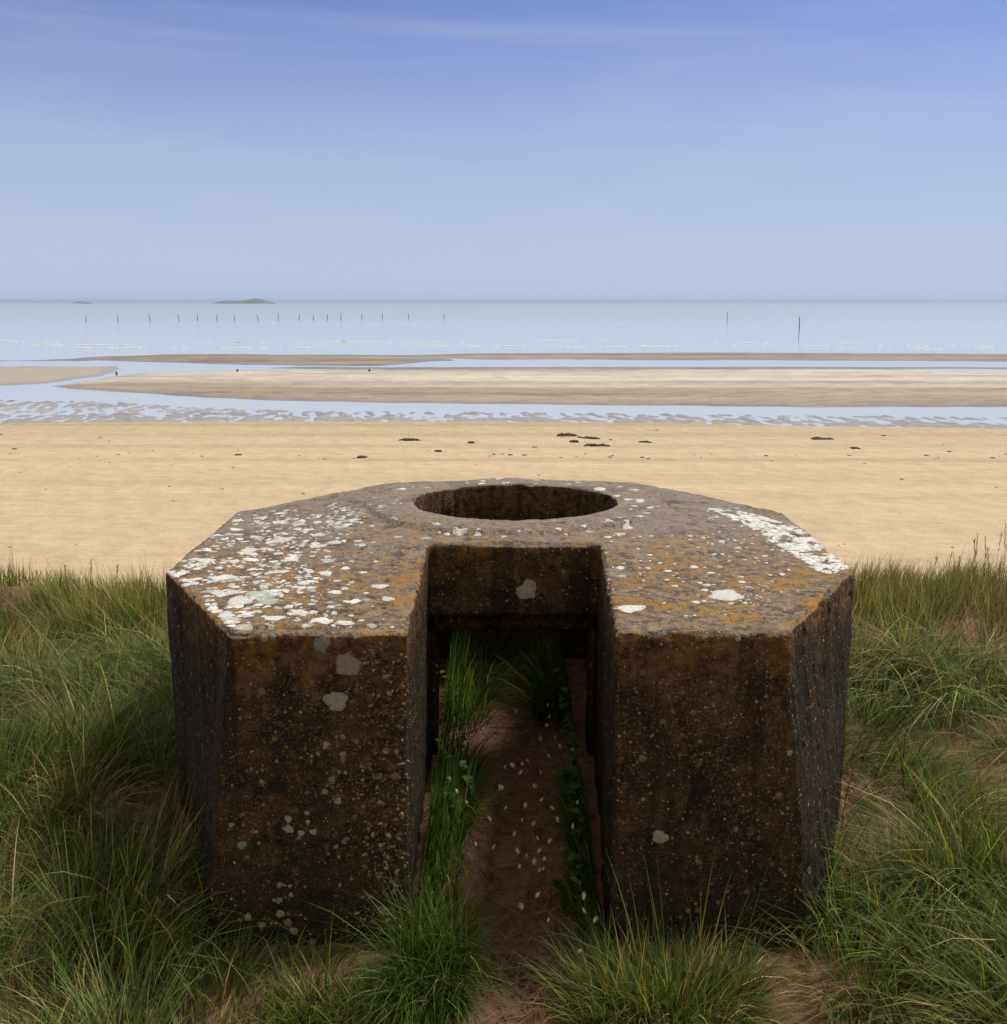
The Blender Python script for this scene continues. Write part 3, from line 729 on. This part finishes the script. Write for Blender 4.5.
heads = [(501, 796, 0), (522, 770, 1), (528, 765, 1), (505, 774, 0), (513, 772, 0), (541, 781, 1), (549, 765, 1), (560, 757, 1), (555, 745, 1), (541, 745, 1), (520, 780, 0), (500, 795, 0), (457, 803, 0), (467, 807, 0), (490, 823, 0), (505, 813, 0), (476, 835, 0), (493, 845, 0), (450, 793, 0),
         (525, 808, 2), (522, 822, 2), (535, 795, 1), (541, 802, 1), (553, 816, 1), (558, 824, 1), (573, 825, 1), (533, 826, 2), (539, 841, 2), (544, 846, 1), (549, 840, 1), (526, 846, 2), (519, 853, 2), (534, 853, 2), (539, 857, 2), (518, 840, 2), (543, 858, 2), (514, 831, 2), (537, 879, 2), (522, 892, 2), (548, 903, 2), (584, 887, 3), (585, 903, 3), (595, 910, 3), (577, 806, 3), (560, 707, 4), (548, 712, 4), (516, 715, 4), (549, 722, 4), (547, 732, 4), (538, 830, 2), (579, 940, 3), (573, 760, 3)]
where = ['by the grass on the left side of the path', 'on the right half of the shaded path', 'in the middle of the path just inside the entrance', 'at the foot of the right entrance wall', 'deep in the shaded path near the doorway']
root0 = None
for i, (px_, py_, wz) in enumerate(heads):
    sm, h, l = SM[i % 3]; rz = random.uniform(0, 6.28)
    P_ = at(px_, py_, h - .02); bx0, by0 = P_[0] - l * math.cos(rz), P_[1] - l * math.sin(rz)
    z0 = float(dune_z(np.array([bx0]), np.array([by0]))[0])
    r_ = empty('hares_tail_grass', (bx0, by0, z0), rz)
    tag(r_, 'thin stalk with fluffy cream oval seed head ' + where[wz], 'flower', 'fluffy seed heads ' + where[wz])
    s_ = bpy.data.objects.new('stem', sm); COL.objects.link(s_); s_.parent = r_; s_.scale = (1, 1, 1)
    hd = bpy.data.objects.new('seed_head', HM[i % 3]); COL.objects.link(hd); hd.parent = r_; hd.location = (l + .001, 0, h + .006); hd.rotation_euler = (random.uniform(-.3, .3), .35 + random.uniform(-.3, .5), 0)
    hd.scale = (random.uniform(.6, 1.1),) * 3

# ---- leafy weeds
def leaf(base, ang_, tilt, L, Wd, fold=.25):
    n = 7; V = []; 
    for i in range(n):
        t_ = i / (n - 1); w = Wd * math.sin(math.pi * (t_ ** .8)) + .0004
        s = L * t_; z = s * math.sin(tilt) - L * .35 * t_ * t_; r_ = s * math.cos(tilt)
        for sd in (-1, 0, 1):
            V.append((base[0] + r_ * math.cos(ang_) - sd * w * math.sin(ang_), base[1] + r_ * math.sin(ang_) + sd * w * math.cos(ang_), base[2] + z + (fold * w if sd else 0)))
    Ff = []
    for i in range(n - 1):
        for j in (0, 1): Ff.append([i * 3 + j, i * 3 + j + 1, (i + 1) * 3 + j + 1, (i + 1) * 3 + j])
    return np.array(V), np.array(Ff)
def weed(px_, py_, h, nl, L, Wd, label, c=(.05, .12, .025), grp=None):
    P_ = at(px_, py_, h * .5); x0, y0 = P_[0], P_[1]; x0 = max(-.225, min(x0, .262))
    z0 = float(dune_z(np.array([x0]), np.array([y0]))[0])
    r_ = empty('leafy_weed', (x0, y0, z0)); tag(r_, label, 'weed', grp)
    o = bpy.data.objects.new('stem', stem_mesh(h, -.03)); o.data.materials.append(M_GRASS); COL.objects.link(o); o.parent = r_
    for k in range(nl):
        t_ = (k + .5) / nl; v, f = leaf((-.03 * t_ * t_, 0, h * t_), (math.pi if x0 > 0 else 0) + random.uniform(-1.5, 1.5), random.uniform(.1, .9), L * random.uniform(.7, 1.2), Wd * random.uniform(.8, 1.1))
        cc = np.tile(np.array(c) * random.uniform(.8, 1.3), (len(v), 1)); o = obj('leaf', fastmesh('leaf', v, [f], cc), M_GRASS, r_)
weed(592, 800, .16, 6, .06, .024, 'leafy weed with a large round leaf at the right entrance wall')
weed(585, 745, .2, 12, .035, .012, 'tall pale green weed in the passage beside the right wall')
weed(580, 775, .2, 14, .035, .012, 'bushy small leaved weed behind the large round leaf')
weed(578, 860, .16, 16, .035, .012, 'bushy dark weed near the front of the right entrance wall', (.07, .11, .03))
for wx_, wy_, wh_ in ((590, 720, .22), (582, 690, .2), (592, 760, .18), (583, 815, .15), (590, 835, .17), (574, 790, .12), (586, 865, .14), (570, 880, .10), (577, 720, .16)):
    weed(wx_, wy_, wh_, 16, .045, .013, 'dark green small leaved weed in the row along the right entrance wall', (.05, .10, .025), 'small leaved weeds along the right entrance wall')
for wx_, wy_, wh_ in ((448, 700, .2), (462, 735, .17), (447, 770, .17), (470, 790, .14), (455, 820, .15)):
    weed(wx_, wy_, wh_, 15, .04, .012, 'dark leafy weed mixed into the grass along the left entrance wall', (.045, .10, .022), 'leafy weeds along the left entrance wall')
weed(588, 885, .12, 12, .03, .010, 'low weed at the front corner of the right entrance wall', (.08, .11, .03))

# ---- long stalks with seed spikes at the right, standing against the sand
t0 = None
def reed(px_, ybase, ytop, lean, label, group, zg=None, dark=False):
    P_ = at(px_, ybase, .12); x0, y0 = P_[0], P_[1]; z0 = float(dune_z(np.array([x0]), np.array([y0]))[0])
    dist = y0
    # top height so it reaches the measured row
    d_ = ray(px_, ytop); top = CAMZ + d_[2] * (y0 / d_[1]); h = top - z0
    r_ = empty('seed_stalk', (x0, y0, z0), 0); tag(r_, label, 'grass stalk', group)
    sm = stem_mesh(h, lean); sm.materials.append(M_DRY)
    o = bpy.data.objects.new('stem', sm); COL.objects.link(o); o.parent = r_
    c0 = np.empty(len(sm.vertices) * 4, np.float32); sm.attributes['col'].data.foreach_set('color', np.tile([.26, .19, .09, 1], len(sm.vertices)).astype(np.float32))
    n = 30; tq = rng.uniform(.78, 1.0, n); Pp = np.stack([lean * tq ** 2, 0 * tq, h * tq], 1)
    v = blades(Pp, rng.uniform(.012, .03, n), rng.uniform(0, 6.28, n), rng.uniform(.1, .7, n), rng.uniform(.3, 1.3, n), rng.uniform(.0014, .0026, n), np.array([[.42, .30, .17]]) * rng.uniform(.6, 1.3, (n, 1)))
    me = bmesh_join([v], 'seed_spike'); obj('seed_spike', me, M_DRY, r_)
gR = 'brown seed stalks above the grass at the right'
for i, (a, b) in enumerate([(974, 541), (983, 537), (990, 533), (996, 530), (1000, 524), (966, 552), (955, 558), (962, 562), (978, 556), (988, 548), (943, 553), (970, 535), (1003, 545), (930, 556)]):
    reed(a, 600 + (i * 37) % 30, b, random.uniform(-.03, .05), 'tall brown seed stalk in the loose cluster rising over the grass right of the bunker', gR)
for a, b in ((116, 566), (95, 560), (70, 566), (45, 571)):
    reed(a, 615, b, random.uniform(-.04, .03), 'short brown seed stalk at the top of the grass left of the bunker', 'brown seed stalks left of the bunker')

# ------------------------------------------------------------------ things on the beach and in the water
t = NT('weathered_wood'); p = t.pos(); t.bsdf(t.mix(t.noise(t.mapping(p, scale=(6, 6, 1)), 2, 4), (.09, .085, .08), (.19, .175, .16)), .85, None, .2); M_WOOD = t.m
def post_mesh(h, r):
    bm = bmesh.new(); k = 9; ringsn = 9; rings_ = []
    for i in range(ringsn):
        z = -.8 + (h + .8) * i / (ringsn - 1); ri = r * (1.1 - .25 * i / (ringsn - 1)) * random.uniform(.93, 1.07); ox, oy = random.uniform(-.02, .02), random.uniform(-.02, .02)
        rings_.append([bm.verts.new((ox + ri * math.cos(2 * math.pi * j / k), oy + ri * math.sin(2 * math.pi * j / k), z + (random.uniform(-.05, .05) if i == ringsn - 1 else 0))) for j in range(k)])
    for i in range(ringsn - 1):
        for j in range(k): bm.faces.new((rings_[i][j], rings_[i][(j + 1) % k], rings_[i + 1][(j + 1) % k], rings_[i + 1][j]))
    bm.faces.new(rings_[-1]); bm.faces.new(rings_[0][::-1]); me = bpy.data.meshes.new('wooden_post'); bm.to_mesh(me); bm.free(); me.materials.append(M_WOOD); return me
posts = [(86, 322, 6, .03), (118, 322, 6, 0), (150.5, 321.5, 7, -.18), (179.5, 321, 6, -.2), (197.5, 321, 6, .05), (217, 321, 6.5, 0), (234.5, 321, 6, 0), (258.5, 321, 6, -.25), (278.3, 321, 7, 0), (299, 320.5, 6, .12), (313.5, 320.5, 5, 0), (327.3, 320.5, 6, .05), (341, 320.5, 7, 0), (362, 320, 6, 0), (382.3, 320, 6, .04), (408.5, 319.5, 6, 0), (444, 319.5, 6, 0)]
ordn = ['first', 'second', 'third', 'fourth', 'fifth', 'sixth', 'seventh', 'eighth', 'ninth', 'tenth', 'eleventh', 'twelfth', 'thirteenth', 'fourteenth', 'fifteenth', 'sixteenth', 'last']
pm = post_mesh(2.0, .08); pm2 = post_mesh(2.6, .10)
for i, (a, b, hp_, ln) in enumerate(posts):
    P_ = at(a, b, ZBCH)
    o = bpy.data.objects.new('wooden_post', pm); COL.objects.link(o); o.location = P_; o.rotation_euler = (0, ln, random.uniform(0, .5)); s = hp_ / F * P_[1] / 2.0; o.scale = (1, 1, s)
    tag(o, ('leaning' if abs(ln) > .1 else 'upright') + f' dark wooden post in the sea, {ordn[i]} from the left in the row' if i < 16 else 'upright dark wooden post in the sea, right end of the left row', 'post', 'row of posts standing in the sea')
for a, b, hp_, lab in ((727, 321.5, 9, 'shorter dark wooden post alone in the sea right of centre'), (799, 331, 13.5, 'tallest and nearest dark wooden post in the sea at the right')):
    P_ = at(a, b, ZBCH); o = bpy.data.objects.new('wooden_post', pm2); COL.objects.link(o); o.location = P_; s = hp_ / F * P_[1] / 2.6; o.scale = (.8, .8, s); o.rotation_euler = (0, 0, 1.0)
    tag(o, lab, 'post')
# thin foam lines where the swell breaks on the outer bars
FV, FF = [], []; fo = 0
for x0, x1, yr in [(-120, 130, 345.2), (60, 330, 347.4), (190, 470, 342.6), (400, 700, 346.0), (520, 640, 340.6), (640, 1100, 345.4), (700, 860, 342.0), (820, 1120, 348.6), (-80, 60, 341.5)]:
    n_ = int((x1 - x0) / 1.5); xx = np.linspace(x0, x1, n_)
    w0 = np.clip(vnoise(np.stack([xx * .06, xx * 0 + yr, xx * 0], 1), 77) + .5 * vnoise(np.stack([xx * .35, xx * 0 + yr, xx * 0], 1), 78) + .1, 0, 1) * .42
    yc = yr + .8 * vnoise(np.stack([xx * .012, xx * 0 + yr, xx * 0], 1), 79)
    a_ = np.array([at(p_, q_ - w_, ZBCH + .02) for p_, q_, w_ in zip(xx, yc, w0)]); b_ = np.array([at(p_, q_ + w_, ZBCH + .02) for p_, q_, w_ in zip(xx, yc, w0)]); m_ = (a_ + b_) / 2; m_[:, 2] += .06 * (w0 > .02)
    FV.append(np.concatenate([a_, m_, b_])); i_ = np.arange(n_ - 1); i_ = i_[(w0[:-1] > .01) | (w0[1:] > .01)]
    FF.append(np.concatenate([np.stack([i_, i_ + 1, i_ + 1 + n_, i_ + n_], 1), np.stack([i_ + n_, i_ + 1 + n_, i_ + 1 + 2 * n_, i_ + 2 * n_], 1)]) + fo); fo += 3 * n_
t = NT('sea_foam'); t.bsdf((.62, .65, .67), .8, None, .2)
o = obj('sea_foam', fastmesh('sea_foam', np.concatenate(FV), [np.concatenate(FF)]), t.m); tag(o, 'thin white surf lines on the calm sea', 'foam', kind='stuff')
# dark mooring balls left on the wet sand
t = NT('dark_rubber'); t.bsdf((.02, .02, .022), .6, t.bump(t.noise(t.pos(), 30), .4, .01), .4); M_BUOY = t.m
for (a, b), lab in zip([(116.5, 373.3), (237.5, 372.3), (369.5, 372)], ['small dark mooring buoy on the wet channel, leftmost of three', 'small dark mooring buoy on the pale sand bar, middle of three', 'small dark mooring buoy on the pale sand bar, rightmost of three']):
    P_ = at(a, b, ZBCH + .06); P_[2] = max(beach_h(P_[0], P_[1]), ZBCH) - .02; e = empty('mooring_buoy', P_); tag(e, lab, 'buoy', 'dark buoys on the tidal flat')
    bm = bmesh.new(); bmesh.ops.create_uvsphere(bm, u_segments=16, v_segments=12, radius=.10)
    for v in bm.verts: v.co.z = v.co.z * 1.1 + .09 + (.05 * max(0, v.co.z / .10) ** 4)
    bmesh.ops.scale(bm, vec=(.8, .8, .8), verts=bm.verts); me = bpy.data.meshes.new('float'); bm.to_mesh(me); bm.free(); obj('float', me, M_BUOY, e)
    bm = bmesh.new(); bmesh.ops.create_cone(bm, segments=10, radius1=.02, radius2=.014, depth=.05, cap_ends=True, matrix=Matrix.Translation((0, 0, .20)))
    me = bpy.data.meshes.new('eyelet'); bm.to_mesh(me); bm.free(); obj('eyelet', me, M_BUOY, e)
# seaweed wrack
t = NT('seaweed'); p = t.pos(); t.bsdf(t.mix(t.noise(p, 14, 4), (.018, .013, .008), (.07, .045, .022)), .7, t.bump(t.noise(p, 40, 4), 1, .03), .3); M_WEED = t.m
def wrack(px_, py_, wpx, hpx, label, slope=0):
    P_ = at(px_, py_, ZBCH + .02); k = P_[1] / F; L_ = wpx * k; Hh = hpx * k * .9
    nx_, ny_ = 44, 14; a = np.linspace(-1, 1, nx_); b = np.linspace(-1, 1, ny_); A, B = np.meshgrid(a, b); A = A.ravel(); B = B.ravel()
    seed = int(px_ * 7 + py_); q = np.stack([A * L_ * 1.6 + seed, B * 1.2, A * 0], 1); nz_ = fbm(q * 2.5, 4, seed % 97)
    env = np.clip(1 - A ** 2, 0, 1) * np.clip(1 - B ** 2, 0, 1)
    z = (Hh * 1.25 * np.clip(nz_ + .42, 0, 1) + .03) * np.sqrt(env) - .02 - .03 * (env < .01)
    Vx = A * L_ / 2; Vy = B * (.10 + .10 * np.clip(nz_ + .5, 0, 1)) * 1.6 + slope * A * L_
    me = fastmesh('seaweed_clump', np.stack([Vx, Vy, z], 1), [grid_faces(ny_, nx_)])
    o = obj('seaweed_clump', me, M_WEED, None, (P_[0], P_[1], beach_h(P_[0], P_[1]))); tag(o, label, 'seaweed', 'seaweed wrack on the sand')
wrack(567, 438, 22, 3, 'longest dark seaweed clump on the sand above the roof hole', -.0)
wrack(589, 440.5, 24, 1.6, 'thin dark seaweed strand trailing right from the longest clump', -.3)
wrack(574, 444, 10, 3, 'short dark seaweed clump between two longer strands')
wrack(597, 448, 28, 2.4, 'dark ragged seaweed clump nearest the camera of the central group')
wrack(645, 444.5, 14, 1.4, 'faint thin seaweed strand right of the central group')
wrack(822, 441.5, 24, 2.2, 'dark seaweed clump alone on the sand at the right')
wrack(855, 451, 10, 1.6, 'small seaweed scrap on the sand below the right clump')
wrack(410, 442.5, 24, 2, 'dark seaweed clump alone on the sand left of centre')
wrack(471, 445, 8, 1.6, 'small seaweed scrap between the left and central clumps')
wrack(438, 454, 8, 1.6, 'small pale seaweed scrap on the sand nearest the left clump')
wrack(362, 460, 12, 1.4, 'small seaweed scrap among the tide line left of centre')
# tiny debris on the sand
DV, DF, DC = [], [], []; off = 0
for i in range(150):
    a = random.uniform(-100, 1100); b = random.choice([random.gauss(461, 3), random.uniform(432, 500), random.gauss(458, 2.5), random.uniform(470, 560)])
    P_ = at(a, b, ZBCH); s = random.uniform(.012, .05) * random.choice([.5, .7, 1, 1.2]) * (1.2 if b < 465 else .6)
    v = IV * np.array([s * 1.8, s, s * .5]) * (1 + rng.uniform(-.25, .25, (len(IV), 1))) + np.array([P_[0], P_[1], beach_h(P_[0], P_[1]) + s * .2]); DV.append(v); DF.append(IF + off); off += len(v); DC.append(np.tile(np.array(random.choice([(.12, .085, .05), (.22, .16, .10), (.35, .26, .16)])), (len(v), 1)))
o = obj('beach_debris', fastmesh('beach_debris', np.concatenate(DV), [np.concatenate(DF)], np.concatenate(DC)), M_PEB); tag(o, 'scattered small shells and weed scraps on the dry sand', 'debris', kind='stuff')

# islands far out
t = NT('hazed_island_rock'); p = t.pos(); t.bsdf(t.mix(t.noise(p, .05, 5), (.14, .18, .21), (.22, .25, .28)), .9, None, .1); M_ISL = t.m  # rock lightened and blued, distance haze put into its colour
def island(px0, px1, prof, dist, name, label):
    k = dist / F; xa = np.linspace(px0, px1, 60); hx = np.interp(xa, [q_[0] for q_ in prof], [q_[1] for q_ in prof]) * k
    hx = hx * (1 + .15 * vnoise(np.stack([xa * .5, xa * 0, xa * 0], 1), 9)) ; b = np.linspace(-1, 1, 13); V = []
    for bb in b:
        for i in range(60): V.append(((xa[i] - 503.5) * k, dist + bb * 60, ZBCH - 1 + (hx[i] + 1.5) * math.sqrt(max(0, 1 - bb * bb)) ))
    o = obj(name, fastmesh(name, np.array(V), [grid_faces(13, 60)]), M_ISL); tag(o, label, 'island')
island(221, 277, [(221, 0), (224, 1.6), (232, 2.6), (240, 2.4), (250, 3.0), (257, 4.2), (264, 4.6), (270, 3.2), (277, .3)], 3600, 'island', 'long low grey island on the horizon at the left')
island(85, 94, [(85, .2), (88, 2.2), (92, 1.8), (94, .2)], 3700, 'islet', 'tiny faint islet on the horizon at the far left')

# ------------------------------------------------------------------ haze
HAZE = 0.00011
bm = bmesh.new(); bmesh.ops.create_cube(bm, size=1)
for v in bm.verts: v.co = Vector((v.co.x * 19000, (v.co.y + .5) * 12200 - 150, -5.5 + (v.co.z + .5) * 22))
me = bpy.data.meshes.new('haze'); bm.to_mesh(me); bm.free()
t = NT('haze_air'); pv = t.n('ShaderNodeVolumePrincipled'); pv.inputs['Color'].default_value = (.74, .88, 1, 1); pv.inputs['Density'].default_value = HAZE; pv.inputs['Anisotropy'].default_value = .3
t.l(pv.outputs[0], t.out.inputs['Volume'])
o = obj('haze', me, t.m); tag(o, kind='stuff')

# ------------------------------------------------------------------ light
SUN_EL, SUN_AZ = R(57), R(59)            # azimuth measured from +Y towards +X
sd = Vector((math.sin(SUN_AZ) * math.cos(SUN_EL), math.cos(SUN_AZ) * math.cos(SUN_EL), math.sin(SUN_EL)))
sl = bpy.data.lights.new('sun', 'SUN'); sl.energy = 3.65; sl.angle = R(11); sl.color = (1, .945, .85)
so = bpy.data.objects.new('sun', sl); COL.objects.link(so); so.rotation_euler = sd.to_track_quat('Z', 'Y').to_euler()
w = bpy.data.worlds.new('World'); sc.world = w; w.use_nodes = True; nt = w.node_tree
bg = nt.nodes['Background']; sky = nt.nodes.new('ShaderNodeTexSky'); sky.sky_type = 'NISHITA'; sky.sun_disc = False
sky.sun_elevation = SUN_EL; sky.sun_rotation = SUN_AZ; sky.air_density = 1.0; sky.dust_density = .6; sky.ozone_density = 3.0
class WN(NT):
    def __init__(s, tree): s.t = tree
wt = WN(nt)
tc = nt.nodes.new('ShaderNodeTexCoord').outputs['Generated']
cl1 = wt.noise(wt.mapping(tc, scale=(1.2, 1.2, 8), loc=(.3, .1, .2)), 1.5, 7, .58, .9); zz = wt.sep(tc)[2]
veil = wt.math('MULTIPLY', wt.ramp(cl1, .42, .75), wt.math('MULTIPLY', wt.ramp(zz, .0, .08), .34))
base_ = wt.mix(1.0, sky.outputs[0], (.66, .69, 1.02), 'MULTIPLY')
hzm = wt.ramp(wt.math('ADD', zz, wt.math('MULTIPLY', wt.math('SUBTRACT', cl1, .5), .05)), .30, -.02)
base_ = wt.mix(hzm, base_, (4.85, 5.85, 8.0))
colr = wt.mix(veil, base_, (5.6, 6.1, 7.6))
colr = wt.mix(wt.ramp(zz, .27, .50), colr, (4.3, 4.05, 3.8))      # unseen upper sky whitened, added to keep the shade fill neutral
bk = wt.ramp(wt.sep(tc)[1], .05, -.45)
colr = wt.mix(bk, colr, (4.9, 4.55, 4.15))                        # unseen sky behind the camera warmed, added to fill the front faces
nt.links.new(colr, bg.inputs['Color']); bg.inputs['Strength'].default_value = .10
sc.view_settings.view_transform = 'Standard'; sc.view_settings.look = 'None'; sc.view_settings.exposure = 0; sc.view_settings.gamma = 1
sc.cycles.max_bounces = 8; sc.cycles.transparent_max_bounces = 8; sc.cycles.volume_bounces = 0
